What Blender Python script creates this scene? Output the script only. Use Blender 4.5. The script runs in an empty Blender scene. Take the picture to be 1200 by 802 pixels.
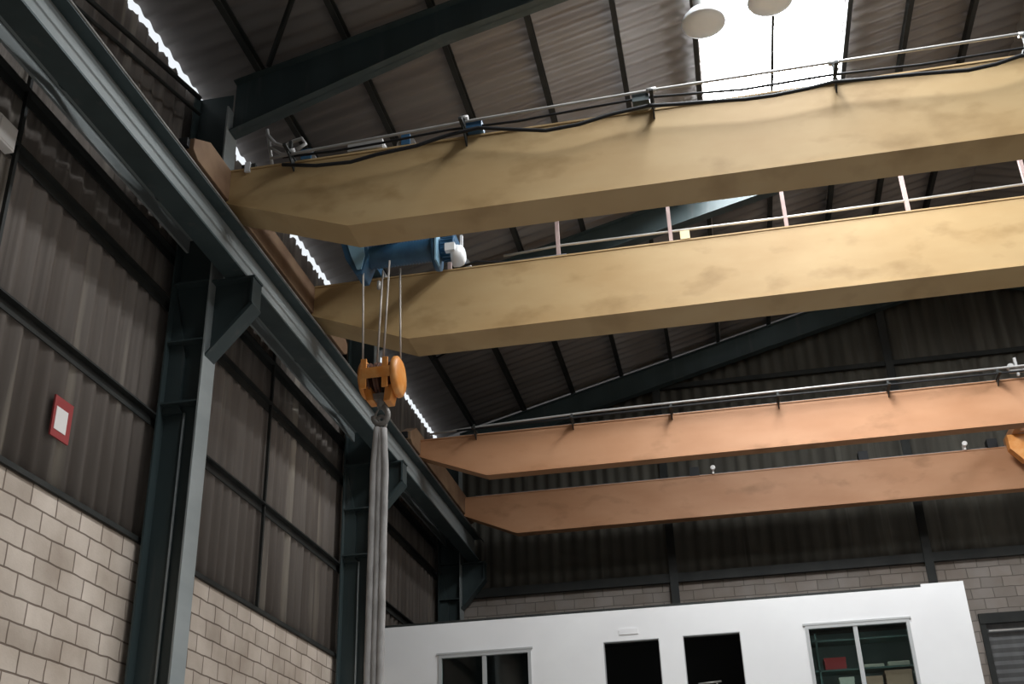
import bpy, math, random
from mathutils import Vector, Matrix
random.seed(7)
C = bpy.context.scene.collection
H = 1.6            # eye height above the workshop floor; geometry below is written relative to the eye, then raised
WLOC = {}

# ------------------------------------------------------------------ materials
def mat(name, col, rough=0.7, metal=0.0, spec=0.3):
    m = bpy.data.materials.new(name); m.use_nodes = True
    b = m.node_tree.nodes['Principled BSDF']
    b.inputs['Base Color'].default_value = (*col, 1); b.inputs['Roughness'].default_value = rough
    b.inputs['Metallic'].default_value = metal; b.inputs['Specular IOR Level'].default_value = spec
    return m

def mottled(name, c1, c2, scale=(1, 1, 1), rough=0.7, detail=5, lo=0.35, hi=0.65, c3=None, scale3=(1, 1, 1), lo3=0.55, hi3=0.75, bump=0.0, spec=0.3, metal=0.0):
    m = mat(name, c1, rough, metal, spec); nt = m.node_tree; N = nt.nodes; L = nt.links
    b = N['Principled BSDF']
    g = N.new('ShaderNodeNewGeometry')
    mp = N.new('ShaderNodeMapping'); mp.inputs['Scale'].default_value = scale
    L.new(g.outputs['Position'], mp.inputs['Vector'])
    n = N.new('ShaderNodeTexNoise'); n.inputs['Scale'].default_value = 1; n.inputs['Detail'].default_value = detail
    L.new(mp.outputs[0], n.inputs['Vector'])
    r = N.new('ShaderNodeValToRGB'); r.color_ramp.elements[0].position = lo; r.color_ramp.elements[1].position = hi
    r.color_ramp.elements[0].color = (*c1, 1); r.color_ramp.elements[1].color = (*c2, 1)
    L.new(n.outputs['Fac'], r.inputs[0]); out = r.outputs[0]
    if c3:
        mp3 = N.new('ShaderNodeMapping'); mp3.inputs['Scale'].default_value = scale3; mp3.inputs['Location'].default_value = (3.1, 7.7, 1.3)
        L.new(g.outputs['Position'], mp3.inputs['Vector'])
        n3 = N.new('ShaderNodeTexNoise'); n3.inputs['Scale'].default_value = 1; n3.inputs['Detail'].default_value = 4
        L.new(mp3.outputs[0], n3.inputs['Vector'])
        mr = N.new('ShaderNodeMapRange'); mr.inputs['From Min'].default_value = lo3; mr.inputs['From Max'].default_value = hi3
        L.new(n3.outputs['Fac'], mr.inputs['Value'])
        mx = N.new('ShaderNodeMix'); mx.data_type = 'RGBA'; L.new(mr.outputs[0], mx.inputs['Factor'])
        L.new(out, mx.inputs['A']); mx.inputs['B'].default_value = (*c3, 1); out = mx.outputs['Result']
    L.new(out, b.inputs['Base Color'])
    if bump:
        bp = N.new('ShaderNodeBump'); bp.inputs['Strength'].default_value = bump; bp.inputs['Distance'].default_value = 0.02
        L.new(n.outputs['Fac'], bp.inputs['Height']); L.new(bp.outputs[0], b.inputs['Normal'])
    return m

def blockwork(name, axis, c1, c2, mortar, zoff, var=(0.8, 0.75, 0.7)):
    m = mat(name, c1, 0.9, 0, 0.15); nt = m.node_tree; N = nt.nodes; L = nt.links; b = N['Principled BSDF']
    g = N.new('ShaderNodeNewGeometry'); s = N.new('ShaderNodeSeparateXYZ'); L.new(g.outputs['Position'], s.inputs[0])
    ad = N.new('ShaderNodeMath'); ad.operation = 'ADD'; ad.inputs[1].default_value = zoff; L.new(s.outputs['Z'], ad.inputs[0])
    cb = N.new('ShaderNodeCombineXYZ'); L.new(s.outputs[axis], cb.inputs['X']); L.new(ad.outputs[0], cb.inputs['Y'])
    # a little wobble so that the joints are not ruler-straight
    nz = N.new('ShaderNodeTexNoise'); nz.inputs['Scale'].default_value = 3.0; L.new(g.outputs['Position'], nz.inputs['Vector'])
    sc = N.new('ShaderNodeVectorMath'); sc.operation = 'MULTIPLY_ADD'; sc.inputs[1].default_value = (0.05, 0.035, 0); sc.inputs[2].default_value = (-0.025, -0.017, 0)
    L.new(nz.outputs['Color'], sc.inputs[0])
    va = N.new('ShaderNodeVectorMath'); va.operation = 'ADD'; L.new(cb.outputs[0], va.inputs[0]); L.new(sc.outputs[0], va.inputs[1])
    br = N.new('ShaderNodeTexBrick'); br.inputs['Scale'].default_value = 1; br.inputs['Brick Width'].default_value = 0.4; br.inputs['Row Height'].default_value = 0.2
    br.inputs['Mortar Size'].default_value = 0.011; br.inputs['Mortar Smooth'].default_value = 0.5; br.inputs['Bias'].default_value = 0
    br.inputs['Color1'].default_value = (*c1, 1); br.inputs['Color2'].default_value = (*c2, 1); br.inputs['Mortar'].default_value = (*mortar, 1)
    L.new(va.outputs[0], br.inputs['Vector'])
    n = N.new('ShaderNodeTexNoise'); n.inputs['Scale'].default_value = 1.7; n.inputs['Detail'].default_value = 8; L.new(g.outputs['Position'], n.inputs['Vector'])
    r = N.new('ShaderNodeValToRGB'); r.color_ramp.elements[0].position = 0.3; r.color_ramp.elements[1].position = 0.7
    r.color_ramp.elements[0].color = (*var, 1); r.color_ramp.elements[1].color = (1, 1, 1, 1); L.new(n.outputs['Fac'], r.inputs[0])
    mx = N.new('ShaderNodeMix'); mx.data_type = 'RGBA'; mx.blend_type = 'MULTIPLY'; mx.inputs['Factor'].default_value = 1
    L.new(br.outputs['Color'], mx.inputs['A']); L.new(r.outputs[0], mx.inputs['B']); L.new(mx.outputs['Result'], b.inputs['Base Color'])
    n2 = N.new('ShaderNodeTexNoise'); n2.inputs['Scale'].default_value = 40; n2.inputs['Detail'].default_value = 3; L.new(g.outputs['Position'], n2.inputs['Vector'])
    hm = N.new('ShaderNodeMath'); hm.operation = 'MULTIPLY_ADD'; hm.inputs[1].default_value = 0.25; L.new(n2.outputs['Fac'], hm.inputs[0])
    iv = N.new('ShaderNodeMath'); iv.operation = 'SUBTRACT'; iv.inputs[0].default_value = 1; L.new(br.outputs['Fac'], iv.inputs[1]); L.new(iv.outputs[0], hm.inputs[2])
    bp = N.new('ShaderNodeBump'); bp.inputs['Strength'].default_value = 0.6; bp.inputs['Distance'].default_value = 0.012
    L.new(hm.outputs[0], bp.inputs['Height']); L.new(bp.outputs[0], b.inputs['Normal'])
    return m

def emis(name, col, s):
    m = bpy.data.materials.new(name); m.use_nodes = True; nt = m.node_tree; nt.nodes.clear()
    o = nt.nodes.new('ShaderNodeOutputMaterial'); e = nt.nodes.new('ShaderNodeEmission')
    e.inputs[0].default_value = (*col, 1); e.inputs[1].default_value = s; nt.links.new(e.outputs[0], o.inputs[0]); return m

SKYL = 36.0
M = {}
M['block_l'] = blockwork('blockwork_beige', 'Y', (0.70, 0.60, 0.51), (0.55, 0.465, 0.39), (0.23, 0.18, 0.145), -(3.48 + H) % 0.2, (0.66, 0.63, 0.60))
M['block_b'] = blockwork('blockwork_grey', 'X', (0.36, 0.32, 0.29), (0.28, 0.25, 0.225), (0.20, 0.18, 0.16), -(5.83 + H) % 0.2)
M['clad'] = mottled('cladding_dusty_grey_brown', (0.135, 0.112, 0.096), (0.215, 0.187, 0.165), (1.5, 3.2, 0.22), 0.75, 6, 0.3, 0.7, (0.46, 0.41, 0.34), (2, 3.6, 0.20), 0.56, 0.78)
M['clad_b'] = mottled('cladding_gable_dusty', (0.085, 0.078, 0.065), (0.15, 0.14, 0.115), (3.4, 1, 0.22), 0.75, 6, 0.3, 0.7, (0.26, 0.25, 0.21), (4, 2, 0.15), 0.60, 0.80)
M['roof'] = mottled('roof_sheet_brown_grey', (0.20, 0.178, 0.168), (0.27, 0.25, 0.238), (0.3, 2.6, 1), 0.8, 5, 0.3, 0.7)
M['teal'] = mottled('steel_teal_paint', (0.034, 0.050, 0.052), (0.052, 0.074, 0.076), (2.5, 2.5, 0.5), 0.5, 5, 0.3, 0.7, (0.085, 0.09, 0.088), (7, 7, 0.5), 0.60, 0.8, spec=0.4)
M['teal_lit'] = mottled('steel_teal_lit', (0.24, 0.265, 0.262), (0.31, 0.33, 0.325), (2, 0.5, 3), 0.55, 5, 0.3, 0.7, (0.34, 0.35, 0.34), (4, 0.8, 4), 0.68, 0.85, spec=0.4)  # lighter copy of the teal paint; light on the bright faces put into colour
M['steel_d'] = mottled('steel_dark', (0.018, 0.020, 0.019), (0.034, 0.035, 0.032), (2, 2, 2), 0.6)
M['yellow'] = mottled('crane_yellow_dusty', (0.43, 0.28, 0.125), (0.50, 0.35, 0.175), (0.9, 1, 2.2), 0.55, 6, 0.3, 0.7, (0.34, 0.215, 0.09), (1.6, 1, 3.0), 0.55, 0.75, spec=0.35)
M['orange'] = mottled('crane_orange_dusty', (0.43, 0.205, 0.098), (0.51, 0.265, 0.14), (0.9, 1, 2.2), 0.55, 6, 0.3, 0.7, (0.35, 0.17, 0.08), (1.6, 1, 3.0), 0.55, 0.75, spec=0.35)
M['hook_orange'] = mottled('hook_block_orange', (0.75, 0.27, 0.05), (0.82, 0.38, 0.12), (8, 8, 8), 0.45, spec=0.4)
M['blue'] = mottled('hoist_blue', (0.022, 0.075, 0.15), (0.035, 0.11, 0.20), (6, 6, 6), 0.45, spec=0.5)
M['blue_l'] = mat('hoist_light_blue', (0.22, 0.38, 0.50), 0.45)
M['silver'] = mat('motor_silver', (0.78, 0.80, 0.82), 0.4, 0.2)
M['galv'] = mottled('galvanised_pipe', (0.36, 0.35, 0.335), (0.47, 0.455, 0.435), (3, 3, 3), 0.4, metal=0.3)
M['pink'] = mottled('handrail_primer', (0.36, 0.26, 0.25), (0.46, 0.36, 0.34), (3, 3, 3), 0.6)
M['truck'] = mottled('end_truck_brown', (0.17, 0.095, 0.055), (0.27, 0.17, 0.10), (2, 2, 2), 0.65)  # end trucks in a darker brown than the girders
M['rope'] = mottled('wire_rope', (0.42, 0.38, 0.34), (0.58, 0.53, 0.48), (20, 20, 6), 0.55, metal=0.2)
M['sling'] = mottled('sling_grey_webbing', (0.30, 0.285, 0.27), (0.42, 0.40, 0.385), (10, 10, 5), 0.8, bump=0.3)
M['forged'] = mottled('forged_steel', (0.20, 0.19, 0.175), (0.32, 0.30, 0.28), (8, 8, 8), 0.55, metal=0.2)
M['sheave'] = mottled('sheave_greasy_rust', (0.10, 0.045, 0.03), (0.17, 0.08, 0.05), (9, 9, 9), 0.5)
M['black'] = mat('black_rubber', (0.015, 0.015, 0.016), 0.6)
M['white'] = mottled('office_white_paint', (0.80, 0.79, 0.79), (0.86, 0.855, 0.85), (0.8, 0.8, 0.8), 0.8)
M['alu'] = mat('aluminium_frame', (0.55, 0.56, 0.56), 0.4, 0.3)
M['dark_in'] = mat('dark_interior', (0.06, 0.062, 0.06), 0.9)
M['red'] = mat('sign_red', (0.36, 0.06, 0.06), 0.5)
M['sign_w'] = mat('sign_white', (0.9, 0.86, 0.82), 0.4)
M['concrete'] = mottled('floor_concrete', (0.23, 0.22, 0.205), (0.30, 0.285, 0.27), (0.6, 0.6, 0.6), 0.6)
M['cream'] = mat('beacon_cream', (0.85, 0.72, 0.42), 0.5)
M['card'] = mat('box_card', (0.55, 0.34, 0.24), 0.8)
M['boxwhite'] = mat('box_white', (0.75, 0.72, 0.62), 0.7)
M['boxred'] = mat('box_red', (0.62, 0.08, 0.09), 0.6)
M['greenish'] = mat('shelf_green', (0.12, 0.19, 0.18), 0.5)
M['shutter'] = mottled('shutter_grey', (0.10, 0.10, 0.10), (0.15, 0.15, 0.15), (4, 1, 0.6), 0.6)
M['sky'] = emis('skylight_sheet', (0.93, 0.97, 1.0), SKYL)
M['sky_fill'] = emis('skylight_sheet_unseen_fill', (0.93, 0.97, 1.0), 13.0)  # unseen fill sheets, strength set to balance light on the left wall
g = mat('window_glass', (0.9, 0.95, 0.95), 0.05); M['glass'] = g
nt = g.node_tree; b = nt.nodes['Principled BSDF']; t = nt.nodes.new('ShaderNodeBsdfTransparent'); t.inputs[0].default_value = (0.85, 0.93, 0.92, 1)
mx = nt.nodes.new('ShaderNodeMixShader'); mx.inputs[0].default_value = 0.10; gl = nt.nodes.new('ShaderNodeBsdfGlossy'); gl.inputs['Roughness'].default_value = 0.05
nt.links.new(t.outputs[0], mx.inputs[1]); nt.links.new(gl.outputs[0], mx.inputs[2]); nt.links.new(mx.outputs[0], nt.nodes['Material Output'].inputs[0])
g = mat('lamp_reflector', (0.82, 0.84, 0.86), 0.5); M['reflector'] = g
nt = g.node_tree; b = nt.nodes['Principled BSDF']; t = nt.nodes.new('ShaderNodeBsdfTranslucent'); t.inputs[0].default_value = (0.6, 0.6, 0.6, 1)
mx = nt.nodes.new('ShaderNodeMixShader'); mx.inputs[0].default_value = 0.35
nt.links.new(b.outputs[0], mx.inputs[1]); nt.links.new(t.outputs[0], mx.inputs[2]); nt.links.new(mx.outputs[0], nt.nodes['Material Output'].inputs[0])

# ------------------------------------------------------------------ mesh builder
def basis(d):
    d = d.normalized(); a = Vector((0, 0, 1)) if abs(d.z) < 0.9 else Vector((1, 0, 0))
    u = d.cross(a).normalized(); return u, d.cross(u).normalized()

class MB:
    def __init__(s): s.v = []; s.f = []; s.sm = []
    def add(s, vs, fs, smooth=False):
        o = len(s.v); s.v += [Vector(p) for p in vs]; s.f += [tuple(i + o for i in f) for f in fs]; s.sm += [smooth] * len(fs); return s
    def box(s, x0, x1, y0, y1, z0, z1):
        return s.add([(x, y, z) for z in (z0, z1) for y in (y0, y1) for x in (x0, x1)],
                     [(0, 2, 3, 1), (4, 5, 7, 6), (0, 1, 5, 4), (1, 3, 7, 5), (3, 2, 6, 7), (2, 0, 4, 6)])
    def prism(s, poly, axis, a, b):
        n = len(poly)
        def P(p, w): return {'x': (w, p[0], p[1]), 'y': (p[0], w, p[1]), 'z': (p[0], p[1], w)}[axis]
        vs = [P(p, a) for p in poly] + [P(p, b) for p in poly]
        return s.add(vs, [tuple(range(n)), tuple(range(2 * n - 1, n - 1, -1))] + [(i, (i + 1) % n, n + (i + 1) % n, n + i) for i in range(n)])
    def tube(s, p, q, r, n=10, r2=None):
        p = Vector(p); q = Vector(q); u, w = basis(q - p); r2 = r if r2 is None else r2
        cs = [(math.cos(2 * math.pi * i / n), math.sin(2 * math.pi * i / n)) for i in range(n)]
        s.add([p + u * c * r + w * k * r for c, k in cs] + [q + u * c * r2 + w * k * r2 for c, k in cs],
              [(i, (i + 1) % n, n + (i + 1) % n, n + i) for i in range(n)], True)
        o = len(s.v) - 2 * n
        s.f += [tuple(o + i for i in range(n))[::-1], tuple(o + n + i for i in range(n))]; s.sm += [False, False]; return s
    def path(s, pts, r, n=8):
        pts = [Vector(p) for p in pts]; rings = []; u = None
        for i, p in enumerate(pts):
            d = (pts[min(i + 1, len(pts) - 1)] - pts[max(i - 1, 0)]).normalized()
            if u is None: u, w = basis(d)
            else:
                u = (u - d * u.dot(d)).normalized(); w = d.cross(u).normalized()
            rings.append([p + u * math.cos(2 * math.pi * k / n) * r + w * math.sin(2 * math.pi * k / n) * r for k in range(n)])
        vs = [v for rg in rings for v in rg]; fs = []
        for i in range(len(pts) - 1):
            for k in range(n): fs.append((i * n + k, i * n + (k + 1) % n, (i + 1) * n + (k + 1) % n, (i + 1) * n + k))
        s.add(vs, fs, True)
        o = len(s.v) - len(vs)
        s.f += [tuple(o + k for k in range(n))[::-1], tuple(len(s.v) - n + k for k in range(n))]; s.sm += [False, False]; return s
    def lathe(s, c, axis, prof, n=28, closed=True):
        c = Vector(c); d = Vector(axis).normalized(); u, w = basis(d); vs = []; fs = []
        for (h, r) in prof:
            for k in range(n):
                a = 2 * math.pi * k / n; vs.append(c + d * h + u * math.cos(a) * r + w * math.sin(a) * r)
        for i in range(len(prof) - 1):
            for k in range(n): fs.append((i * n + k, i * n + (k + 1) % n, (i + 1) * n + (k + 1) % n, (i + 1) * n + k))
        s.add(vs, fs, True)
        if closed:
            o = len(s.v) - len(vs); s.f += [tuple(o + k for k in range(n))[::-1], tuple(len(s.v) - n + k for k in range(n))]; s.sm += [False, False]
        return s
    def bar(s, p, q, w, h):         # rectangular bar between two points; w sideways, h up
        p = Vector(p); q = Vector(q); d = (q - p).normalized(); up = Vector((0, 0, 1)) if abs(d.z) < 0.95 else Vector((0, 1, 0))
        a = d.cross(up).normalized(); b = a.cross(d).normalized()
        vs = [e + a * i * w / 2 + b * j * h / 2 for e in (p, q) for (i, j) in ((-1, -1), (1, -1), (1, 1), (-1, 1))]
        return s.add(vs, [(0, 1, 2, 3), (7, 6, 5, 4), (0, 4, 5, 1), (1, 5, 6, 2), (2, 6, 7, 3), (3, 7, 4, 0)])
    def build(s, name, m, parent=None, bevel=0, solid=0):
        xs = [v.x for v in s.v]; ys = [v.y for v in s.v]; zs = [v.z for v in s.v]
        c = Vector(((min(xs) + max(xs)) / 2, (min(ys) + max(ys)) / 2, min(zs)))
        me = bpy.data.meshes.new(name); me.from_pydata([tuple(v - c) for v in s.v], [], s.f)
        me.polygons.foreach_set('use_smooth', s.sm); me.materials.append(m); me.update()
        import bmesh
        bm = bmesh.new(); bm.from_mesh(me)
        if solid:
            for f_ in bm.faces: f_.smooth = True
        else: bmesh.ops.recalc_face_normals(bm, faces=bm.faces)
        bm.to_mesh(me); bm.free()
        o = bpy.data.objects.new(name, me); C.objects.link(o); WLOC[o.name] = c
        if parent: o.parent = parent; o.location = c - WLOC[parent.name]
        else: o.location = c
        if solid:
            k = o.modifiers.new('thickness', 'SOLIDIFY'); k.thickness = solid; k.offset = 0
        if bevel:
            k = o.modifiers.new('edges', 'BEVEL'); k.width = bevel; k.segments = 2; k.limit_method = 'ANGLE'
        return o

def empty(name, loc):
    o = bpy.data.objects.new(name, None); C.objects.link(o); o.location = loc; o.empty_display_size = 0.2; WLOC[o.name] = Vector(loc); return o
def tag(o, label=None, cat=None, group=None, kind=None):
    if label: o['label'] = label
    if cat: o['category'] = cat
    if group: o['group'] = group
    if kind: o['kind'] = kind
    return o
def struct(o, label=None): return tag(o, label, None, None, 'structure')

# ------------------------------------------------------------------ layout (metres from the eye)
XW, XR, XM = -5.8, 17.0, 5.6            # left wall, right wall, ridge
YF, YB = -9.0, 22.62                    # wall behind the camera, gable wall
ZF = -H
EAVE, S = 9.36, 0.26
def zr(x): return EAVE + S * (x - XW) if x <= XM else EAVE + S * (XM - XW) - S * (x - XM)
FRAMES = [4.2, 10.2, 16.2, 22.2]
PROF = [(k / 8, 0.5 - 0.5 * math.cos(2 * math.pi * k / 8)) for k in range(9)]
PITCH, DEPTH = 0.25, 0.045
def ribs(a, b):
    out = []; k = math.floor(a / PITCH)
    while k * PITCH < b:
        for (t, h) in PROF[:-1]:
            u = (k + t) * PITCH
            if a < u < b: out.append((u, h * DEPTH))
        k += 1
    def hh(u):
        t = (u / PITCH) % 1
        for (t0, h0), (t1, h1) in zip(PROF, PROF[1:]):
            if t0 <= t <= t1: return (h0 + (h1 - h0) * (t - t0) / (t1 - t0)) * DEPTH
        return 0
    return [(a, hh(a))] + out + [(b, hh(b))]

# ---- floor
struct(MB().box(XW - 0.3, XR + 0.3, YF - 6, YB + 0.3, ZF - 0.2, ZF).build('floor', M['concrete']))

# ---- left wall: blockwork with corrugated cladding above
BT = 3.48
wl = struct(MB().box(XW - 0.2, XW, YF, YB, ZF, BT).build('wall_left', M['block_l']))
cl = MB(); rb = ribs(YF, YB); vs = []; fs = []
for i, (u, h) in enumerate(rb):
    top = 9.285 + random.uniform(-0.03, 0.03)
    vs += [(XW - 0.055 + h, u, BT - 0.02), (XW - 0.055 + h, u, top)]
    if i: fs.append((2 * i - 2, 2 * i, 2 * i + 1, 2 * i - 1))
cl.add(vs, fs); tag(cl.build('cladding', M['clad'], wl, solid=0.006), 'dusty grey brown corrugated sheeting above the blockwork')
# sill channel where sheeting meets block
struct(MB().box(XW, XW + 0.035, YF, YB, BT, BT + 0.05).build('trim_1', M['steel_d']), 'dark steel channel capping the left blockwork')

# ---- gable wall at the back
GB = 5.83
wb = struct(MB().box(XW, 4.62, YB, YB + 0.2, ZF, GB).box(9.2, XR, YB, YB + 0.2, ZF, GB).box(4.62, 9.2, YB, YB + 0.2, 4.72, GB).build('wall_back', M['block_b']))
rb = ribs(XW, XR); vs = []; fs = []
for i, (u, h) in enumerate(rb):
    vs += [(u, YB + 0.05 - h, GB - 0.02), (u, YB + 0.05 - h, zr(u) - 0.03)]
    if i: fs.append((2 * i - 2, 2 * i - 1, 2 * i + 1, 2 * i))
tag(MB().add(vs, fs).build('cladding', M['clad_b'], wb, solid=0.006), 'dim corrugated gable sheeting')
struct(MB().box(XW + 0.3, XR, YB - 0.10, YB, GB - 0.04, GB + 0.14).build('trim_2', M['steel_d']), 'dark steel rail along the top of the gable blockwork')
# roller shutter door in the gable
d = struct(MB().prism([(YB + 0.02 + (0.03 if k % 2 else 0), ZF + k * 0.075) for k in range(83)] + [(YB + 0.12, ZF + 82 * 0.075), (YB + 0.12, ZF)], 'x', 4.7, 9.1).build('door_1', M['shutter']), 'grey slatted roller shutter')
MB().box(4.62, 4.72, YB - 0.06, YB + 0.1, ZF, 4.72).box(9.1, 9.2, YB - 0.06, YB + 0.1, ZF, 4.72).box(4.62, 9.2, YB - 0.08, YB + 0.1, 4.55, 4.74).build('door_frame', M['steel_d'], d)
MB().box(4.75, 9.08, YB - 0.07, YB - 0.02, 4.40, 4.43).build('door_rail', M['galv'], d)

# ---- right wall and the wall behind the camera with its big doorway
wr = struct(MB().box(XR, XR + 0.2, YF, YB, ZF, BT).build('wall_right', M['block_l']))
rb = ribs(YF, YB); vs = []; fs = []
for i, (u, h) in enumerate(rb):
    vs += [(XR + 0.055 - h, u, BT - 0.02), (XR + 0.055 - h, u, 9.3)]
    if i: fs.append((2 * i - 2, 2 * i - 1, 2 * i + 1, 2 * i))
MB().add(vs, fs).build('cladding', M['clad'], wr, solid=0.006)
DX0, DX1, DZ = 3.5, 12.5, 3.6
struct(MB().box(XW, DX0, YF - 0.2, YF, ZF, EAVE).box(DX1, XR, YF - 0.2, YF, ZF, EAVE)
       .prism([(XW, EAVE), (DX0, EAVE), (DX0, DZ), (DX1, DZ), (DX1, EAVE), (XR, EAVE), (XM, zr(XM))], 'y', YF - 0.2, YF).build('wall_front', M['clad']))

# ---- roof: corrugated sheets, ribs running up the slope, translucent sheets let in
SX0, SX1 = 0.555, 2.67
SKY = [(4.7, 9.9), (10.75, 15.85)]
def sheet(x0, x1, y0, y1, off=0.0):
    rb = ribs(y0, y1); vs = []; fs = []
    for i, (u, h) in enumerate(rb):
        vs += [(x0, u, zr(x0) + h + off), (x1, u, zr(x1) + h + off)]
        if i: fs.append((2 * i - 2, 2 * i - 1, 2 * i + 1, 2 * i))
    return vs, fs
rf = MB()
y_full = (YF, YB + 0.25)
rf.add(*sheet(XW + 0.0, SX0, *y_full)); rf.add(*sheet(SX1, XM, *y_full))
RX0, RX1 = 2 * XM - SX1 + 1.0, 2 * XM - SX0 + 1.0
rf.add(*sheet(XM, RX0, *y_full)); rf.add(*sheet(RX1, XR + 0.1, *y_full))
def gaps():
    y = YF
    for a, b in SKY:
        yield y, a; y = b
    yield y, YB + 0.25
for a, b in gaps():
    rf.add(*sheet(SX0, SX1, a, b)); rf.add(*sheet(RX0, RX1, a, b))
struct(rf.build('ceiling', M['roof'], solid=0.006), 'brown grey corrugated roof sheeting')
for i, (a, b) in enumerate(SKY):
    s1 = struct(MB().add(*sheet(SX0, SX1, a, b)).build('window_%d' % (2 * i + 1), M['sky']), 'glaring white translucent roof light sheet')
    struct(MB().add(*sheet(RX0, RX1, a, b)).build('window_%d' % (2 * i + 2), M['sky_fill']))  # unseen glowing sheet on the right slope, fill for the left wall

# ---- purlins along the hall
ordn = ['first', 'second', 'third', 'fourth', 'fifth', 'sixth', 'seventh', 'eighth', 'ninth', 'tenth']
PX = [-4.93, -3.82, -2.73, -1.65, -0.56, 0.49, 1.60, 2.72, 3.66, 4.70]
for i, x in enumerate(PX):
    mb = MB(); z = zr(x)
    if i == 6:      # purlin thinned below the roof light to imitate glare, full size elsewhere
        mb.box(x - 0.02, x + 0.02, 10.6, 16.1, z - 0.13, z - 0.02).box(x - 0.035, x + 0.035, 16.1, YB, z - 0.16, z - 0.01).box(x - 0.035, x + 0.035, YF, 10.6, z - 0.16, z - 0.01)
    else:
        mb.prism([(x - 0.035, z - 0.01), (x + 0.035, z - 0.01), (x + 0.035, z - 0.03), (x - 0.015, z - 0.03), (x - 0.015, z - 0.145), (x + 0.035, z - 0.145), (x + 0.035, z - 0.165), (x - 0.035, z - 0.165)], 'y', YF, YB)
    tag(mb.build('roof_purlin', M['steel_d']), 'dark steel roof purlin, %s one up the slope from the bright eave gap' % ordn[i], 'purlin', 'roof purlins')

# ---- portal frames
bays = {10.2: 'nearest column, beside the pale block wall', 16.2: 'second column along the left wall, behind the hanging sling', 22.2: 'farthest column, in the dark corner by the gable'}
def column(y):
    near = bays.get(y)
    r = empty('steel_column', (-5.5, y + 0.15, ZF))
    tag(r, 'dark teal steel ' + near if near else 'dark teal steel column on the left wall behind the viewpoint, %s' % 'one bay back', 'column', 'columns on the left wall')
    yc = y + 0.15; x0, x1 = -5.72, -5.25; zt = zr(x0) - 0.2
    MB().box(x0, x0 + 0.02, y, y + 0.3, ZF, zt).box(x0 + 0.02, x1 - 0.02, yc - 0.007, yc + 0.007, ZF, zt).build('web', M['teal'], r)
    MB().box(x1 - 0.02, x1, y, y + 0.3, ZF, 8.9).build('flange', M['teal_lit'], r)
    for z in (5.72, 6.46, 4.98): MB().box(x0 + 0.02, x1 - 0.02, y + 0.01, y + 0.29, z, z + 0.02).build('stiffener', M['teal'], r)
    # cover plate stepping out below the runway bearing
    MB().prism([(x0 + 0.02, 6.4), (x0 + 0.20, 5.6), (x0 + 0.20, 4.98), (x0 + 0.24, 4.9), (x0 + 0.02, 4.9)], 'y', yc - 0.06, yc - 0.008).build('cover_plate', M['teal'], r)
    b = MB().prism([(x1, 5.55), (-4.76, 6.12), (-4.76, 6.46), (x1, 6.46)], 'y', yc - 0.01, yc + 0.01).build('bracket', M['teal'], r)
    MB().prism([(x1, 5.52), (x1, 5.55), (-4.76, 6.14), (-4.74, 6.10)], 'y', y + 0.03, y + 0.27).build('bracket_flange', M['teal'], b)
    MB().box(x1, -4.74, y + 0.03, y + 0.27, 6.44, 6.465).build('bearing_plate', M['teal'], b)
    MB().box(-4.78, -4.755, y + 0.03, y + 0.27, 6.11, 6.44).build('end_plate', M['teal'], b)
    if y > 4: MB().tube((-5.46, yc - 0.03, ZF + 0.03), (-5.46, yc - 0.03, 4.9), 0.014, 8).build('conduit', M['teal_lit'], r)
    MB().box(x0 - 0.0, x1 + 0.12, y - 0.08, y + 0.38, ZF, ZF + 0.03).build('base_plate', M['teal'], r)
for y in FRAMES: column(y)
def rafter(y, lab):
    def lo(x):          # underside: haunched at the eaves
        t = max(0, min(1, (-2.6 - x) / 3.1)) if x < XM else max(0, min(1, (x - (2 * XM + 2.6)) / 3.1))
        return zr(x) - 0.165 - 0.50 - 0.32 * t
    xs = [-5.243, -4.6, -3.6, -2.6, 1.5, XM, 2 * XM - 1.5, 2 * XM + 2.6, 2 * XM + 3.6, 2 * XM + 4.6, 16.44]
    r = empty('rafter', (XM, y + 0.15, zr(XM) - 0.7)); tag(r, lab, 'rafter', 'sloping roof rafters')
    up = [(x, zr(x) - 0.165) for x in xs]; dn = [(x, lo(x)) for x in xs]
    yc = y + 0.15
    w = MB()
    for i in range(len(xs) - 1): w.prism([up[i], up[i + 1], dn[i + 1], dn[i]], 'y', yc - 0.006, yc + 0.006)
    w.build('web', M['teal'], r)
    for nm, P, q in (('top_flange', up, -0.016), ('bottom_flange', dn, 0.016)):
        f = MB()
        for i in range(len(xs) - 1):
            f.prism([P[i], P[i + 1], (P[i + 1][0], P[i + 1][1] + q), (P[i][0], P[i][1] + q)], 'y', y + 0.05, y + 0.25)
        f.build(nm, M['teal'], r)
rl = {10.2: 'dark teal sloping rafter crossing the upper left, nearest one', 16.2: 'teal rafter glimpsed between the two yellow girders, lit beside the roof light', 22.2: 'dark rafter seen under the yellow girders against the gable sheeting', 4.2: 'dark teal rafter overhead near the viewpoint, out of frame'}
for y in FRAMES: rafter(y, rl[y])

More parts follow.
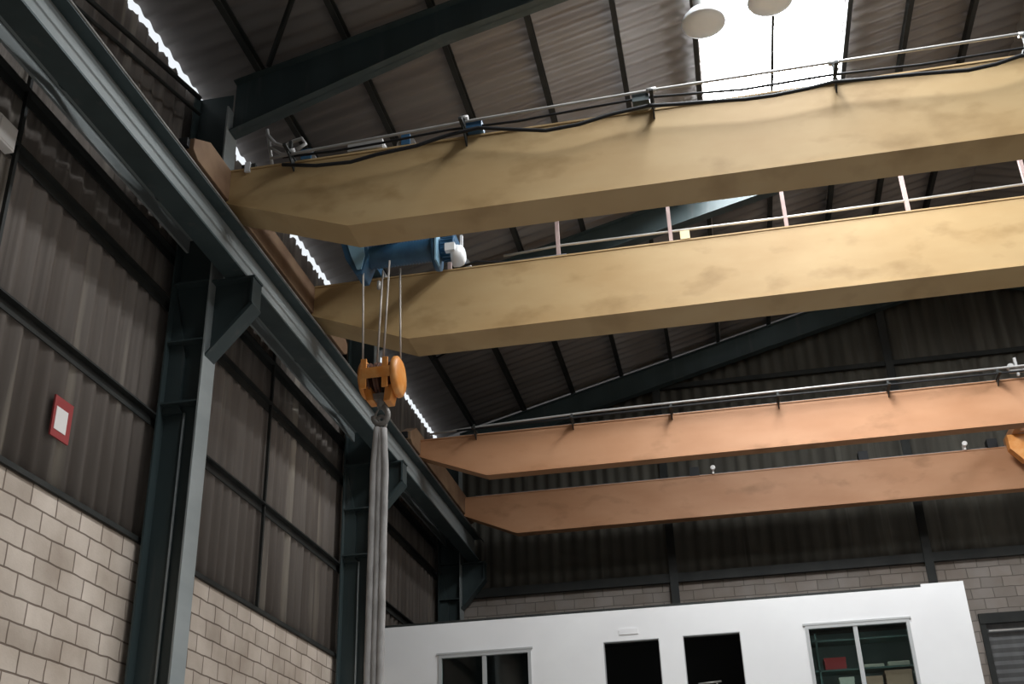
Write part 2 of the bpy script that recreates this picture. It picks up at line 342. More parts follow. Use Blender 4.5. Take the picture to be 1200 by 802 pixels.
# ---- gable posts and gable girt
for x, lab in ((-0.95, 'dark gable post left of centre, its foot behind the white office'), (3.93, 'dark gable post above the right end of the white office'), (8.8, 'dark gable post beyond the right edge, right of the shutter')):
    zt = zr(x) - 0.3
    p = MB().box(x - 0.08, x + 0.08, YB - 0.16, YB - 0.145, ZF, zt).box(x - 0.08, x + 0.08, YB - 0.115, YB - 0.10, ZF, zt).box(x - 0.006, x + 0.006, YB - 0.145, YB - 0.115, ZF, zt).build('gable_post', M['steel_d'])
    tag(p, lab, 'post', 'gable posts')
for z, lab in ((10.0, 'thin dark rail high across the gable sheeting, under the rafter'),):
    x0 = max(XW + 0.6, XW + (z - EAVE) / S + 0.8) if z > 9 else XW + 0.6
    tag(MB().box(x0, 13.0, YB - 0.09, YB - 0.01, z, z + 0.10).build('gable_girt', M['steel_d']), lab, 'girt', 'gable girts')

# ---- girts on the left wall
for z, lab in ((4.83, 'lowest dark horizontal rail on the left sheeting, above the red framed sign'), (6.25, 'second dark horizontal rail on the left sheeting'), (6.86, 'third rail on the left sheeting, just under the crane runway'), (8.05, 'rail on the left sheeting above the crane runway')):
    tag(MB().box(XW, XW + 0.012, YF, YB - 0.25, z - 0.07, z + 0.05).box(XW + 0.012, XW + 0.075, YF, YB - 0.25, z + 0.03, z + 0.05).build('wall_girt', M['steel_d']), lab, 'girt', 'left wall girts')
for y, lab in ((13.3, 'thin dark upright strip on the sheeting between the first and second columns'), (7.3, 'thin dark upright strip on the sheeting at the left edge')):
    tag(MB().box(XW + 0.013, XW + 0.05, y - 0.02, y + 0.02, BT + 0.05, 8.0).build('sag_bar', M['steel_d']), lab, 'bar', 'sheeting sag bars')
# bracing
def brace(p, q, r, lab):
    tag(MB().tube(p, q, r, 8).build('brace_rod', M['steel_d']), lab, 'brace')
brace((-5.62, 5.2, 7.7), (-5.62, 10.15, 9.05), 0.03, 'dark diagonal wall brace above the runway, rising to the nearest rafter')
brace((-5.60, 4.9, 7.4), (-5.60, 10.15, 8.80), 0.022, 'lower of two dark diagonal wall braces above the runway')
brace((-4.75, 10.15, zr(-4.75) - 0.24), (-0.6, 4.5, zr(-0.6) - 0.24), 0.035, 'dark diagonal roof brace meeting the nearest rafter at top left')
brace((-4.93, 18.7, zr(-4.93) - 0.18), (-2.73, 18.1, zr(-2.73) - 0.18), 0.018, 'thin dark roof tie below the second yellow girder')

# ---- crane runway on the left
Y0, Y1 = YF + 0.3, YB - 0.2
rw = empty('crane_runway_beam', (-5.0, (Y0 + Y1) / 2, 6.48))
tag(rw, 'long teal crane runway beam running down the left side on brackets', 'beam')
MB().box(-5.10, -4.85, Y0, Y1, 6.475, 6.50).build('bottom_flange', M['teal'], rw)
MB().box(-5.008, -4.992, Y0, Y1, 6.50, 6.985).build('web', M['teal_lit'], rw)
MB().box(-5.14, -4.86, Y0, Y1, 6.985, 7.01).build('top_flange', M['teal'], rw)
MB().box(-5.03, -4.97, Y0, Y1, 7.01, 7.022).box(-5.01, -4.99, Y0, Y1, 7.022, 7.05).box(-5.025, -4.975, Y0, Y1, 7.05, 7.09).build('rail', M['forged'], rw)
for y in FRAMES:
    MB().box(-5.13, -5.01, y + 0.14, y + 0.16, 6.5, 6.985).build('web_stiffener', M['teal'], rw)
sg = empty('surge_girder', (-5.4, (Y0 + Y1) / 2, 6.84))
tag(sg, 'laced teal surge girder between the runway beam and the left wall', 'girder')
for a, b in zip([-1.5] + [y + 0.31 for y in FRAMES[:-1]], [y - 0.01 for y in FRAMES]):
    if b - a < 1: continue
    MB().box(-5.58, -5.55, a, b, 6.84, 7.02).box(-5.55, -5.50, a, b, 7.0, 7.02).build('channel', M['teal_lit'], sg)
    lace = MB(); n = 6; st = (b - a) / n
    for k in range(n):
        xa, xb = (-5.19, -5.46) if k % 2 == 0 else (-5.46, -5.19)
        lace.bar((xa, a + k * st, 6.97), (xb, a + (k + 1) * st, 6.97), 0.06, 0.05)
    lace.build('lacing', M['teal'], sg)
# collector bars beside the runway
for k in range(1):
    t_ = tag(MB().tube((-4.80, Y0, 6.93), (-4.80, Y1, 6.93), 0.012, 8).build('conductor_bar', M['forged']), 'thin conductor bar running along the inner side of the runway beam', 'conductor bar')
MBx = MB()
# runway on the right, carries the far ends
rr = empty('crane_runway_beam', (16.2, (Y0 + Y1) / 2, 6.48)); tag(rr, 'crane runway beam along the right wall, beyond the right edge', 'beam')
MB().box(16.06, 16.34, Y0, Y1, 6.475, 6.50).box(16.192, 16.208, Y0, Y1, 6.5, 6.985).box(16.06, 16.34, Y0, Y1, 6.985, 7.01).build('web', M['teal'], rr)
MB().box(16.175, 16.225, Y0, Y1, 7.01, 7.09).build('rail', M['forged'], rr)
for y in FRAMES:
    r = MB().box(16.45, 16.92, y + 0.14, y + 0.16, ZF, 9.2).box(16.45, 16.47, y, y + 0.3, ZF, 9.0).box(16.9, 16.92, y, y + 0.3, ZF, 9.2).prism([(16.46, 5.55), (16.0, 6.1), (16.0, 6.47), (16.46, 6.47)], 'y', y + 0.05, y + 0.25).build('steel_column', M['teal'])
    tag(r, 'teal steel column on the right wall out of frame, %s from the gable' % ordn[FRAMES[::-1].index(y)], 'column', 'columns on the right wall')

# ------------------------------------------------------------------ cranes
def girder(root, y0, y1, zb, zt, xk, m, name='girder'):
    xe = -4.93; xf = 16.13; fl = 0.02
    w = MB().prism([(xe, 7.14), (xk, zb + fl), (xf - (xk - xe), zb + fl), (xf, 7.14), (xf, zt - fl), (xe, zt - fl)], 'y', y0 + 0.012, y1 - 0.012)
    o = w.build(name, m, root, bevel=0.006)
    f = MB()
    for a, b in (((xe, 7.12), (xk, zb)), ((xk, zb), (xf - (xk - xe), zb)), ((xf - (xk - xe), zb), (xf, 7.12))):
        f.prism([a, b, (b[0], b[1] + fl), (a[0], a[1] + fl)], 'y', y0, y1)
    f.build('bottom_plate', m, o); MB().box(xe, xf, y0, y1, zt - fl, zt).build('top_plate', m, o)
    return o
def end_truck(root, x, ya, yb, m):
    t = MB().prism([(ya, 7.22), (ya + 0.12, 7.16), (yb - 0.12, 7.16), (yb, 7.22), (yb, 7.36), (yb - 0.35, 7.56), (ya + 0.35, 7.56), (ya, 7.36)], 'x', x - 0.10, x + 0.10).build('end_truck', m, root, bevel=0.008)
    for y in (ya + 0.3, yb - 0.3):
        MB().lathe((x - 0.05, y, 7.24), (1, 0, 0), [(0, 0.17), (0.02, 0.17), (0.02, 0.145), (0.08, 0.145), (0.08, 0.17), (0.10, 0.17)], 24).build('wheel', M['forged'], t)
    for y in (ya - 0.06, yb): MB().box(x - 0.05, x + 0.05, y, y + 0.06, 7.24, 7.34).build('buffer', M['black'], t)
    return t

yc_ = empty('overhead_crane', (5.6, 11.3, 6.6))
tag(yc_, 'dusty yellow double girder overhead crane, the nearer of the two cranes', 'crane')
G1 = girder(yc_, 9.73, 10.19, 6.61, 7.56, -3.5, M['yellow'])
G2 = girder(yc_, 12.45, 12.99, 6.61, 7.56, -3.6, M['yellow'])
end_truck(yc_, -5.0, 8.85, 13.85, M['truck']); end_truck(yc_, 16.2, 8.85, 13.85, M['truck'])
for g_, yy in ((G1, 9.98), (G2, 12.7)): MB().box(-4.7, 15.9, yy - 0.03, yy + 0.03, 7.56, 7.61).build('trolley_rail', M['forged'], g_)
# festoon rail along the first girder
YP = 9.60
def at(pts, y=YP): return [(x * y / 9.75, y, z * y / 9.75) for x, z in pts]
pr = MB().path(at([(-4.45, 7.66), (-4.0, 7.69), (-3.12, 7.73), (-2.05, 7.775), (-0.14, 7.82), (1.76, 7.83), (3.62, 7.835), (6, 7.84), (15.5, 7.8)]), 0.016).build('festoon_rail', M['galv'], yc_)
xb = [-4.15, -2.18, -0.15, 1.72, 3.58, 5.45, 7.3, 9.2, 11.1]
for x in xb:
    bk = MB().box(x - 0.02, x + 0.02, 9.42, 9.80, 7.555, 7.58).box(x - 0.018, x + 0.018, YP - 0.02, YP + 0.02, 7.58, 7.73).prism([(9.735, 7.42), (9.735, 7.555), (9.50, 7.555)], 'x', x - 0.008, x + 0.008).build('festoon_bracket', M['steel_d'], yc_)
    MB().tube((x - 0.05, YP, 7.70 if x > -3 else 7.60), (x + 0.05, YP, 7.70 if x > -3 else 7.60), 0.03, 10).build('pipe_clamp', M['galv'], bk)
cab = [(-4.3, 7.55), (-3.9, 7.47), (-3.5, 7.45), (-3.21, 7.50), (-2.75, 7.54), (-2.4, 7.62), (-2.05, 7.66), (-1.8, 7.60), (-1.31, 7.49), (-0.95, 7.51), (-0.6, 7.58), (-0.2, 7.62), (0.1, 7.585), (0.41, 7.56), (0.8, 7.52), (1.1, 7.515), (1.45, 7.54), (1.7, 7.575), (2.05, 7.55), (2.54, 7.52), (3.03, 7.475), (3.3, 7.50), (3.55, 7.56), (4.0, 7.52), (4.6, 7.48), (5.4, 7.56), (6.4, 7.46), (7.3, 7.56)]
MB().path([(p[0], 9.56, p[2]) for p in at(cab, 9.56)], 0.021).build('festoon_cable', M['black'], yc_)
MB().path([(p[0], 9.66, p[2] + 0.05) for p in at([(-4.3, 7.60), (-3.7, 7.58), (-3.1, 7.60), (-2.4, 7.64), (-1.6, 7.62), (-0.8, 7.66), (-0.2, 7.68), (0.8, 7.60), (1.7, 7.62), (2.6, 7.58), (3.6, 7.60), (5.4, 7.56)], 9.66)], 0.014).build('control_cable', M['black'], yc_)
# boxes and cable clump at the left end of the first girder
MB().box(-4.78, -4.62, 9.74, 9.90, 7.56, 7.62).build('limit_switch', M['steel_d'], yc_); MB().box(-4.73, -4.67, 9.71, 9.76, 7.50, 7.63).build('limit_switch_cap', M['silver'], yc_)
MB().box(-3.55, -3.15, 9.78, 9.98, 7.62, 7.74).build('junction_box', M['galv'], yc_)
MB().box(-2.16, -1.99, 9.62, 9.80, 7.58, 7.68).build('junction_box', M['blue'], yc_)
MB().box(-0.36, -0.18, 9.62, 9.80, 7.60, 7.70).build('junction_box', M['teal'], yc_)
cp = MB().tube((-4.42, 9.75, 7.56), (-4.50, 9.72, 8.05), 0.02)
cp.path([(-4.50, 9.72, 7.98), (-4.38, 9.70, 7.82), (-4.25, 9.68, 7.74), (-4.15, 9.66, 7.78), (-4.05, 9.66, 7.80), (-4.0, 9.66, 7.72), (-4.1, 9.66, 7.66)], 0.022).path([(-4.46, 9.72, 7.8), (-4.3, 9.7, 7.66), (-4.1, 9.68, 7.6), (-3.9, 9.66, 7.62)], 0.018)
cp.build('cable_mast', M['galv'], yc_)
# handrail over the second girder
hr = MB().path([(-2.4, 12.9, 7.93), (-1.59, 12.9, 7.98), (-0.18, 12.9, 7.975), (1.3, 12.9, 7.965), (2.81, 12.9, 7.98), (4.3, 12.9, 8.0), (7, 12.9, 8.0), (13, 12.9, 8.0)], 0.017).build('handrail', M['galv'], yc_)
MB().path([(-2.4, 12.9, 8.40), (13, 12.9, 8.45)], 0.02).build('top_rail', M['galv'], hr)
for k, x in enumerate([-3.15, -1.655, -0.155, 1.335, 2.855, 4.32, 5.8, 7.3, 8.8, 10.3, 11.8, 13.0]):
    MB().box(x - 0.024, x + 0.024, 12.87, 12.93, 7.56, 8.42).build('handrail_post', M['pink'], yc_)
MB().box(-0.03, 0.09, 12.44, 12.56, 7.56, 7.68).build('lamp_box', M['cream'], yc_)
MB().path([(-3.0, 12.52, 7.60), (-2.7, 12.52, 7.66), (-2.3, 12.52, 7.59), (-1.5, 12.5, 7.58)], 0.02).build('control_cable', M['black'], yc_)

oc = empty('overhead_crane', (5.6, 19.5, 6.6))
tag(oc, 'dusty orange double girder overhead crane, the farther of the two cranes', 'crane')
G3 = girder(oc, 17.80, 18.04, 6.66, 7.43, -3.73, M['orange'])
G4 = girder(oc, 21.20, 21.44, 6.67, 7.50, -3.87, M['orange'])
end_truck(oc, -5.0, 17.2, 22.0, M['truck']); end_truck(oc, 16.2, 17.2, 22.0, M['truck'])
for g_, yy, z in ((G3, 17.92, 7.43), (G4, 21.32, 7.50)): MB().box(-4.7, 15.9, yy - 0.025, yy + 0.025, z, z + 0.045).build('trolley_rail', M['forged'], g_)
MB().path([(-4.7, 17.65, 7.45), (-3.8, 17.65, 7.50), (-1.76, 17.65, 7.56), (0.53, 17.65, 7.57), (2.47, 17.65, 7.58), (4.72, 17.65, 7.57), (8, 17.65, 7.57), (15, 17.65, 7.55)], 0.02).build('festoon_rail', M['galv'], oc)
MB().path([(-4.2, 17.62, 7.45), (-2.2, 17.62, 7.47), (0.4, 17.62, 7.48), (3, 17.62, 7.47), (5, 17.62, 7.47), (8, 17.62, 7.47)], 0.018).build('festoon_cable', M['black'], oc)
for x in (-3.9, -2.2, -0.52, 1.24, 3.0, 4.7, 6.4, 8.1, 9.8, 11.5):
    MB().box(x - 0.022, x + 0.022, 17.5, 17.85, 7.43, 7.455).box(x - 0.018, x + 0.018, 17.63, 17.67, 7.455, 7.55).prism([(17.80, 7.32), (17.80, 7.43), (17.58, 7.43)], 'x', x - 0.008, x + 0.008).build('festoon_bracket', M['steel_d'], oc)
MB().box(5.0, 5.04, 17.7, 17.74, 7.43, 7.75).box(4.9, 5.14, 17.68, 17.76, 7.50, 7.56).tube((4.93, 17.68, 7.60), (4.93, 17.78, 7.60), 0.05, 12).build('towing_arm', M['galv'], oc)
for x, w in ((0.06, 0.05), (4.74, 0.06)):
    MB().lathe((x, 21.16, 7.60), (0, -1, 0), [(0, 0.03), (0.03, 0.045), (0.06, 0.05), (0.07, 0.035)], 14).box(x - 0.02, x + 0.02, 21.16, 21.3, 7.5, 7.62).build('marker_lamp', M['sign_w'], oc)
for x in (2.9, 5.25, -0.3): MB().box(x - 0.09, x + 0.09, 21.2, 21.4, 7.5, 7.68).build('rail_clamp', M['black'], oc)

# trolley of the far crane, partly in frame at the right edge
tr = empty('hoist_trolley', (6.1, 19.6, 6.9)); tag(tr, 'orange hoist trolley on the far crane, cut off by the right edge', 'hoist')
MB().box(5.5, 5.62, 17.85, 21.4, 7.56, 7.70).box(6.7, 6.82, 17.85, 21.4, 7.56, 7.70).box(5.62, 6.7, 18.4, 18.52, 7.56, 7.70).box(5.62, 6.7, 20.6, 20.72, 7.56, 7.70).build('frame', M['orange'], tr)
MB().lathe((5.55, 19.6, 7.32), (1, 0, 0), [(0, 0.26), (0.04, 0.26), (0.04, 0.19), (1.2, 0.19), (1.2, 0.26), (1.24, 0.26)], 28).build('drum', M['hook_orange'], tr)
MB().prism([(5.42, 7.56), (5.42, 7.30), (5.62, 7.05), (5.9, 7.05), (5.9, 7.56)], 'y', 20.75, 20.95).build('gearbox', M['hook_orange'], tr)
for yy in (17.92, 21.32):
    for xx in (5.6, 6.72): MB().lathe((xx, yy - 0.05, 7.60 if yy > 20 else 7.56), (0, 1, 0), [(0, 0.09), (0.1, 0.09)], 18).build('wheel', M['forged'], tr)

# ------------------------------------------------------------------ blue hoist trolley on the near crane
YH = 11.3
ht = empty('hoist_trolley', (-3.3, YH, 6.9)); tag(ht, 'blue hoist trolley hanging between the two yellow girders', 'hoist')
MB().box(-4.15, -4.03, 9.9, 12.78, 7.70, 7.84).box(-2.97, -2.87, 9.9, 12.78, 7.70, 7.84).box(-4.03, -2.97, 10.6, 10.72, 7.70, 7.84).box(-4.03, -2.97, 11.9, 12.02, 7.70, 7.84).build('frame', M['blue'], ht)
for xx in (-4.09, -2.92):
    for yy in (9.98, 12.70):
        MB().lathe((xx, yy - 0.05, 7.72), (0, 1, 0), [(0, 0.11), (0.015, 0.11), (0.015, 0.09), (0.085, 0.09), (0.085, 0.11), (0.1, 0.11)], 20).build('wheel', M['forged'], ht)
dr = [(0, 0.15)]
for k in range(22): dr += [(0.02 + k * 0.038, 0.15), (0.039 + k * 0.038, 0.135)]
dr += [(0.88, 0.15)]
MB().lathe((-3.79, YH, 7.16), (1, 0, 0), dr, 28).build('drum', M['blue'], ht)
MB().prism([(-4.09, 7.34), (-3.76, 7.34), (-3.72, 7.10), (-3.80, 6.86), (-3.88, 6.86), (-4.02, 7.10)], 'y', YH - 0.15, YH + 0.15).box(-4.06, -3.80, YH - 0.1, YH + 0.1, 7.34, 7.70).build('gearbox', M['blue'], ht, bevel=0.012)
MB().prism([(-4.0, 7.31), (-3.80, 7.31), (-3.77, 7.10), (-3.81, 6.92), (-3.86, 6.92), (-3.94, 7.12)], 'y', YH - 0.17, YH - 0.151).build('cover_plate', M['blue_l'], ht)
MB().lathe((-2.95, YH, 7.10), (1, 0, 0), [(0, 0.21), (0.03, 0.22), (0.06, 0.22)], 28).box(-2.94, -2.9, YH - 0.08, YH + 0.08, 7.2, 7.70).build('drum_flange', M['blue'], ht)
MB().box(-2.885, -2.865, YH - 0.24, YH - 0.06, 6.87, 7.34).build('rope_guide', M['blue_l'], ht)
mo = MB().lathe((-2.86, YH, 7.14), (1, 0, 0), [(0, 0.14), (0.16, 0.14), (0.16, 0.15), (0.18, 0.15)], 24)
for k in range(16):
    a = 2 * math.pi * k / 16; mo.bar((-2.84, YH + 0.145 * math.cos(a), 7.14 + 0.145 * math.sin(a)), (-2.69, YH + 0.145 * math.cos(a), 7.14 + 0.145 * math.sin(a)), 0.012, 0.012)
mt = mo.build('motor', M['blue'], ht)
MB().lathe((-2.72, YH - 0.02, 7.02), (1, 0, 0), [(0, 0.13), (0.07, 0.135), (0.12, 0.12), (0.15, 0.08)], 24).build('fan_cover', M['silver'], mt)
MB().box(-2.78, -2.66, YH - 0.18, YH - 0.10, 7.02, 7.12).build('terminal_box', M['silver'], mt)
MB().box(-2.62, -2.59, YH - 0.06, YH - 0.02, 7.08, 7.28).build('brake_lever', M['silver'], mt)
falls = [((-3.80, 6.92), (-3.775, 5.66), -0.09), ((-3.62, 7.02), (-3.66, 5.70), 0.08), ((-3.475, 7.02), (-3.53, 5.72), -0.09), ((-3.405, 7.02), (-3.375, 5.62), 0.08)]
for (xa, za), (xb_, zb_), dy in falls:
    MB().tube((xa, YH + dy * 1.2, za), (xb_, YH + dy, zb_), 0.012, 8).build('hoist_rope', M['rope'], ht)
MB().lathe((-3.633, YH - 0.01, 6.70), (0, 0, 1), [(0, 0.012), (0.02, 0.024), (0.10, 0.024), (0.12, 0.012)], 12).build('rope_socket', M['galv'], ht)

# hook block
hb = empty('hook_block', (-3.575, YH, 5.2)); tag(hb, 'orange crane hook block hanging on four wire ropes under the blue hoist', 'hook block')
def cyl(x0, x1, r, c, n=32, bev=0.012): return [(x0, r - bev), (x0 + bev, r), (x1 - bev, r), (x1, r - bev)]
cz = 5.52
MB().lathe((-3.80, YH, cz), (1, 0, 0), [(0, 0.20), (0.02, 0.225), (0.05, 0.23), (0.06, 0.22)], 32).build('cheek_plate', M['hook_orange'], hb)
MB().lathe((-3.41, YH, cz), (1, 0, 0), [(0, 0.235), (0.015, 0.245), (0.05, 0.24), (0.075, 0.20), (0.085, 0.10)], 32).build('cheek_plate', M['hook_orange'], hb)
for x in (-3.71, -3.60, -3.49):
    MB().lathe((x - 0.03, YH, cz), (1, 0, 0), [(0, 0.19), (0.012, 0.195), (0.024, 0.16), (0.036, 0.16), (0.048, 0.195), (0.06, 0.19)], 28).build('sheave', M['sheave'], hb)
# guard bars and side straps around the sheaves
gb = MB()
for a0, a1 in ((-30, 40), (168, 200)):
    pts = []
    for k in range(9):
        a = math.radians(a0 + (a1 - a0) * k / 8); pts.append((YH + 0.235 * math.cos(a), cz + 0.235 * math.sin(a)))
    inn = [(YH + (p[0] - YH) * 0.9, cz + (p[1] - cz) * 0.9) for p in pts]
    MB().prism(pts + inn[::-1], 'x', -3.74, -3.41).build('sheave_guard', M['hook_orange'], hb)
MB().box(-3.76, -3.69, YH - 0.22, YH - 0.19, cz - 0.20, cz + 0.17).box(-3.51, -3.44, YH - 0.22, YH - 0.19, cz - 0.20, cz + 0.17).box(-3.69, -3.51, YH - 0.225, YH - 0.195, cz - 0.01, cz + 0.05).build('strap', M['hook_orange'], hb, bevel=0.006)
MB().prism([(-3.76, cz - 0.12), (-3.68, cz - 0.12), (-3.64, cz - 0.30), (-3.72, cz - 0.30)], 'y', YH - 0.10, YH + 0.10).build('side_plate', M['hook_orange'], hb, bevel=0.008)
MB().prism([(-3.50, cz - 0.12), (-3.40, cz - 0.12), (-3.44, cz - 0.32), (-3.52, cz - 0.32)], 'y', YH - 0.10, YH + 0.10).build('side_plate', M['hook_orange'], hb, bevel=0.008)
hk = MB().tube((-3.58, YH, cz - 0.36), (-3.58, YH, cz - 0.12), 0.04, 14).box(-3.68, -3.48, YH - 0.05, YH + 0.05, cz - 0.27, cz - 0.20)
hp = []
for k in range(15):
    a = math.radians(95 - k * 19.5); hp.append((-3.575 + 0.085 * math.cos(a), YH, cz - 0.46 + 0.105 * math.sin(a)))
hk.path(hp, 0.032, 10); hk.build('hook', M['forged'], hb)
MB().bar((-3.60, YH, cz - 0.37), (-3.66, YH, cz - 0.50), 0.02, 0.015).build('safety_latch', M['forged'], hb)

# sling bundle
sl = empty('lifting_sling', (-3.59, YH, -0.6)); tag(sl, 'long grey lifting sling hanging straight down from the orange hook block', 'sling')
for x, r, top in ((-3.640, 0.040, 4.92), (-3.575, 0.034, 4.90), (-3.510, 0.040, 4.90)):
    pts = []
    for k in range(40):
        t = k / 39; z = top + (-0.55 - top) * t; pts.append((x * 1.0 - 0.02 * t + 0.0015 * math.sin(k * 1.7 + x * 30) + (0.03 * (1 - t * 12) * (1 if x < -3.6 else -1 if x > -3.55 else 0) if t < 1 / 12 else 0), YH + 0.002 * math.cos(k * 1.3 + x * 9), z))
    MB().path(pts, r, 10).build('sling_leg', M['sling'], sl)
lp = []
for k in range(25):
    a = 2 * math.pi * k / 24; lp.append((-3.575 + 0.055 * math.cos(a), YH + 0.02, 4.975 + 0.085 * math.sin(a)))
MB().path(lp, 0.022, 8).build('sling_eye', M['forged'], sl)
MB().lathe((-3.595, YH, -0.75), (0, 0, 1), [(0, 0.05), (0.02, 0.09), (0.2, 0.10), (0.24, 0.07)], 16).build('sling_end_loop', M['sling'], sl)

# ------------------------------------------------------------------ lamps hanging below the roof light
def lamp(x, y, z, label):
    r = empty('high_bay_lamp', (x, y, z)); tag(r, label, 'lamp', 'high bay lamps below the roof light')
    MB().lathe((x, y, z), (0, 0, 1), [(0, 0.27), (0.01, 0.275), (0.08, 0.25), (0.16, 0.19), (0.22, 0.12), (0.25, 0.09), (0.245, 0.085), (0.215, 0.115), (0.155, 0.185), (0.075, 0.244), (0.008, 0.265)], 40, closed=False).build('lamp_shade', M['reflector'], r)
    MB().lathe((x, y, z + 0.24), (0, 0, 1), [(0, 0.09), (0.02, 0.10), (0.22, 0.10), (0.26, 0.05)], 24).build('ballast_housing', M['galv'], r)
    MB().lathe((x, y, z + 0.012), (0, 0, 1), [(0, 0.10), (0.0, 0.262), (0.006, 0.262), (0.008, 0.10)], 40).build('lens', M['reflector'], r)
    MB().tube((x, y, z + 0.49), (x, y, zr(x) - 0.03), 0.008, 8).build('hanger', M['steel_d'], r)
lamp(0.555, 11.05, 9.76, 'round grey high bay lamp at the left edge of the bright roof light')
lamp(1.35, 10.72, 9.66, 'round grey high bay lamp cut by the top edge, within the bright roof light')

# ------------------------------------------------------------------ sign and box on the left sheeting
sg_ = MB().box(XW - 0.003, XW + 0.015, 8.50, 8.80, 3.98, 4.37).build('wall_sign', M['red'])
tag(sg_, 'small white sign with red border on the left sheeting', 'sign')
MB().box(XW + 0.015, XW + 0.02, 8.535, 8.725, 4.05, 4.27).build('sign_panel', M['sign_w'], sg_)
tag(MB().box(XW + 0.0, XW + 0.09, 6.93, 7.20, 6.13, 6.38).box(XW + 0.09, XW + 0.10, 6.95, 7.18, 6.15, 6.36).build('switch_box', M['sign_w'], bevel=0.005), 'small white box on the sheeting at the left edge', 'box')

# ------------------------------------------------------------------ white site office
YO = 18.0
of = empty('site_office', (-1.05, 20, ZF)); tag(of, 'white two storey site office box with flat roof, built across the hall', 'building')
X0, X1 = -5.72, 3.575
Z1 = 4.25
wins = [(-4.63, -3.12, 2.45, 3.745, 'w', -3.88), (-1.96, -1.08, 2.45, 3.77, 'o', 0), (-0.715, 0.17, 2.45, 3.78, 'o', 0), (1.15, 2.69, 2.45, 3.79, 'w', 1.89)]
fw = MB(); xs = [X0] + [c for w_ in wins for c in w_[:2]] + [X1]
for i in range(len(xs) - 1):
    a, b = xs[i], xs[i + 1]
    if i % 2 == 0: fw.box(a, b, YO, YO + 0.12, ZF, Z1)
    else:
        w_ = wins[i // 2]; fw.box(a, b, YO, YO + 0.12, w_[3], Z1); fw.box(a, b, YO, YO + 0.12, ZF, w_[2])
fw.box(X1 - 0.62, X1, YO, YO + 0.12, Z1, Z1 + 0.045)
fw.build('front_wall', M['white'], of)
MB().box(X1 - 0.12, X1, YO + 0.12, 21.9, ZF, Z1).build('side_wall', M['white'], of)
MB().box(X0, X1 - 0.12, 21.78, 21.9, ZF, Z1 - 0.05).build('rear_wall', M['white'], of)
MB().box(X0, X0 + 0.1, YO + 0.12, 21.78, ZF, Z1 - 0.05).build('side_wall', M['white'], of)
MB().box(X0, X1 - 0.62, YO + 0.05, 21.85, Z1 + 0.002, Z1 + 0.05).build('roof', M['steel_d'], of)
MB().box(X0 + 0.1, X1 - 0.12, YO + 0.12, 21.78, 1.3, 1.45).build('upper_floor', M['concrete'], of)
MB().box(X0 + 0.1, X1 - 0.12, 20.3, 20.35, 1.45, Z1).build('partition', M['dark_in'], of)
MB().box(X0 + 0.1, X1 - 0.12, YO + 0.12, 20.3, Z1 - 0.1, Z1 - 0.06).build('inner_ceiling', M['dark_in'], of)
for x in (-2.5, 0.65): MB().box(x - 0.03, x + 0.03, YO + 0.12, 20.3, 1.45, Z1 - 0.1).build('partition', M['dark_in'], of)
for a, b, z0, z1, kind, mid in wins:
    if kind == 'w':
        f = 0.05
        fr = MB().box(a, b, YO - 0.015, YO + 0.06, z1 - f, z1).box(a, b, YO - 0.015, YO + 0.06, z0, z0 + f).box(a, a + f, YO - 0.015, YO + 0.06, z0 + f, z1 - f).box(b - f, b, YO - 0.015, YO + 0.06, z0 + f, z1 - f).box(mid - 0.032, mid + 0.032, YO - 0.005, YO + 0.05, z0 + f, z1 - f).build('window', M['alu'], of)
        MB().box(a + f, mid - 0.032, YO + 0.020, YO + 0.026, z0 + f, z1 - f).build('pane', M['glass'], fr)
        MB().box(mid + 0.032, b - f, YO + 0.030, YO + 0.036, z0 + f, z1 - f).build('pane', M['glass'], fr)
        MB().box(a - 0.03, b + 0.03, YO - 0.02, YO - 0.001, z1, z1 + 0.03).build('window_trim', M['alu'], fr)
    else:
        MB().box(a, b, YO + 0.0, YO + 0.115, z1 - 0.012, z1 + 0.0).box(a - 0.0, a + 0.012, YO + 0.0, YO + 0.115, z0, z1 - 0.012).box(b - 0.012, b, YO, YO + 0.115, z0, z1 - 0.012).build('opening_lining', M['alu'], of)
MB().box(-1.7, -1.4, YO - 0.01, YO, 3.86, 3.95).build('vent_plate', M['white'], of)
# stored things behind the right hand window and a pale rail behind the third opening
sh = MB()
for z in (2.70, 3.17, 3.62): sh.box(0.95, 2.9, YO + 0.45, YO + 0.85, z, z + 0.025)
for x in (0.95, 1.30, 2.86): sh.box(x, x + 0.03, YO + 0.45, YO + 0.48, 1.45, 3.75).box(x, x + 0.03, YO + 0.82, YO + 0.85, 1.45, 3.75)
tag(sh.build('shelf_unit', M['greenish']), 'dull green shelving seen through the right hand office window', 'shelf')
for nm, x0, x1, z0, h_, mm, lab in (('storage_box', 1.42, 1.80, 3.525, 0.0, None, ''), ):
    pass
def bx(x0, x1, z0, z1, m, lab):
    o = MB().box(x0, x1, YO + 0.47, YO + 0.78, z0, z1).build('storage_box', M[m], bevel=0.006); tag(o, lab, 'box', 'boxes on the office shelf')
    MB().box(x0 - 0.004, x1 + 0.004, YO + 0.466, YO + 0.784, z1 - 0.05, z1 + 0.004).build('lid', M[m], o)
bx(1.40, 1.72, 3.195, 3.37, 'boxred', 'red box on the shelf behind the left pane of the right hand window')
bx(1.58, 1.80, 2.725, 3.07, 'boxwhite', 'cream box below the red box behind the right hand window')
bx(1.98, 2.22, 2.725, 3.06, 'card', 'smaller brown box behind the right pane of the right hand window')
bx(2.27, 2.66, 2.725, 3.13, 'card', 'larger brown box behind the right pane of the right hand window')
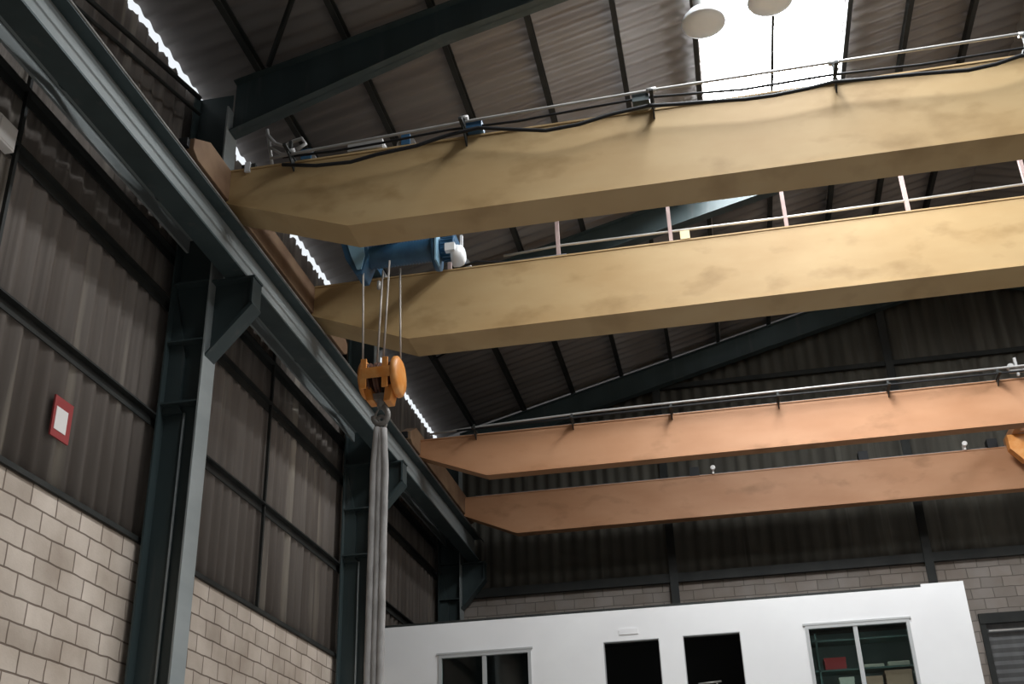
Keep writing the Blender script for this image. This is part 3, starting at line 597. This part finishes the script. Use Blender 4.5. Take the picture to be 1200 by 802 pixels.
for x0, x1, z0, z1, lab in ((1.98, 2.28, 3.195, 3.25, 'flat pale packet on the shelf behind the right pane, nearer the window bar'), (2.34, 2.66, 3.195, 3.27, 'flat pale packet on the shelf behind the right pane, nearer the right jamb')):
    tag(MB().box(x0, x1, YO + 0.5, YO + 0.75, z0, z1).build('packet', M['boxwhite'], bevel=0.01), lab, 'packet', 'packets on the office shelf')
MB().box(0.68, 3.45, 20.285, 20.299, 1.45, 4.1).build('wall_panel', M['greenish'], of)
tl = empty('added_fill_tube', (1.9, YO + 0.3, 4.06)); tag(tl, 'unseen tube lamp added to brighten the office room with the shelves', 'lamp')  # unseen lamp, added to brighten the room behind the right hand window
MB().box(1.2, 2.6, YO + 0.26, YO + 0.34, 4.09, 4.15).build('fill_lamp_body', M['sign_w'], tl); MB().tube((1.22, YO + 0.3, 4.07), (2.58, YO + 0.3, 4.07), 0.015, 10).build('tube', emis('fill_tube_glow', (1, 0.98, 0.95), 12.0), tl)
tag(MB().tube((-0.56, YO + 0.4, 3.10), (-0.20, YO + 0.4, 3.12), 0.016, 10).box(-0.5, -0.48, YO + 0.39, YO + 0.41, 1.45, 3.1).box(-0.28, -0.26, YO + 0.39, YO + 0.41, 1.45, 3.11).build('guard_rail', M['galv']), 'short pale rail inside the dark third opening of the office', 'rail')

# ------------------------------------------------------------------ raise everything so that the floor is at z = 0
for o in bpy.data.objects:
    if o.parent is None: o.location.z += H

# ------------------------------------------------------------------ camera
cam = bpy.data.cameras.new('camera'); co = bpy.data.objects.new('camera', cam); C.objects.link(co)
a, b, c = math.radians(10.23638046), math.radians(26.78783433), math.radians(-1.98569047)
co.matrix_world = Matrix.Translation((0, 0, H)) @ (Matrix.Rotation(a, 4, 'Z') @ Matrix.Rotation(math.pi / 2 + b, 4, 'X') @ Matrix.Rotation(c, 4, 'Z'))
cam.sensor_width = 36; cam.sensor_fit = 'HORIZONTAL'; cam.lens = 36 * 1325.916 / 1200; cam.clip_end = 200
bpy.context.scene.camera = co

# ------------------------------------------------------------------ light
w = bpy.data.worlds.new('overcast_sky'); bpy.context.scene.world = w; w.use_nodes = True
bg = w.node_tree.nodes['Background']; bg.inputs[0].default_value = (0.90, 0.95, 1.0, 1); bg.inputs[1].default_value = 1.0
vs_ = bpy.context.scene.view_settings
vs_.view_transform = 'Standard'; vs_.look = 'None'; vs_.gamma = 1; vs_.use_curve_mapping = False; vs_.exposure = 0.0
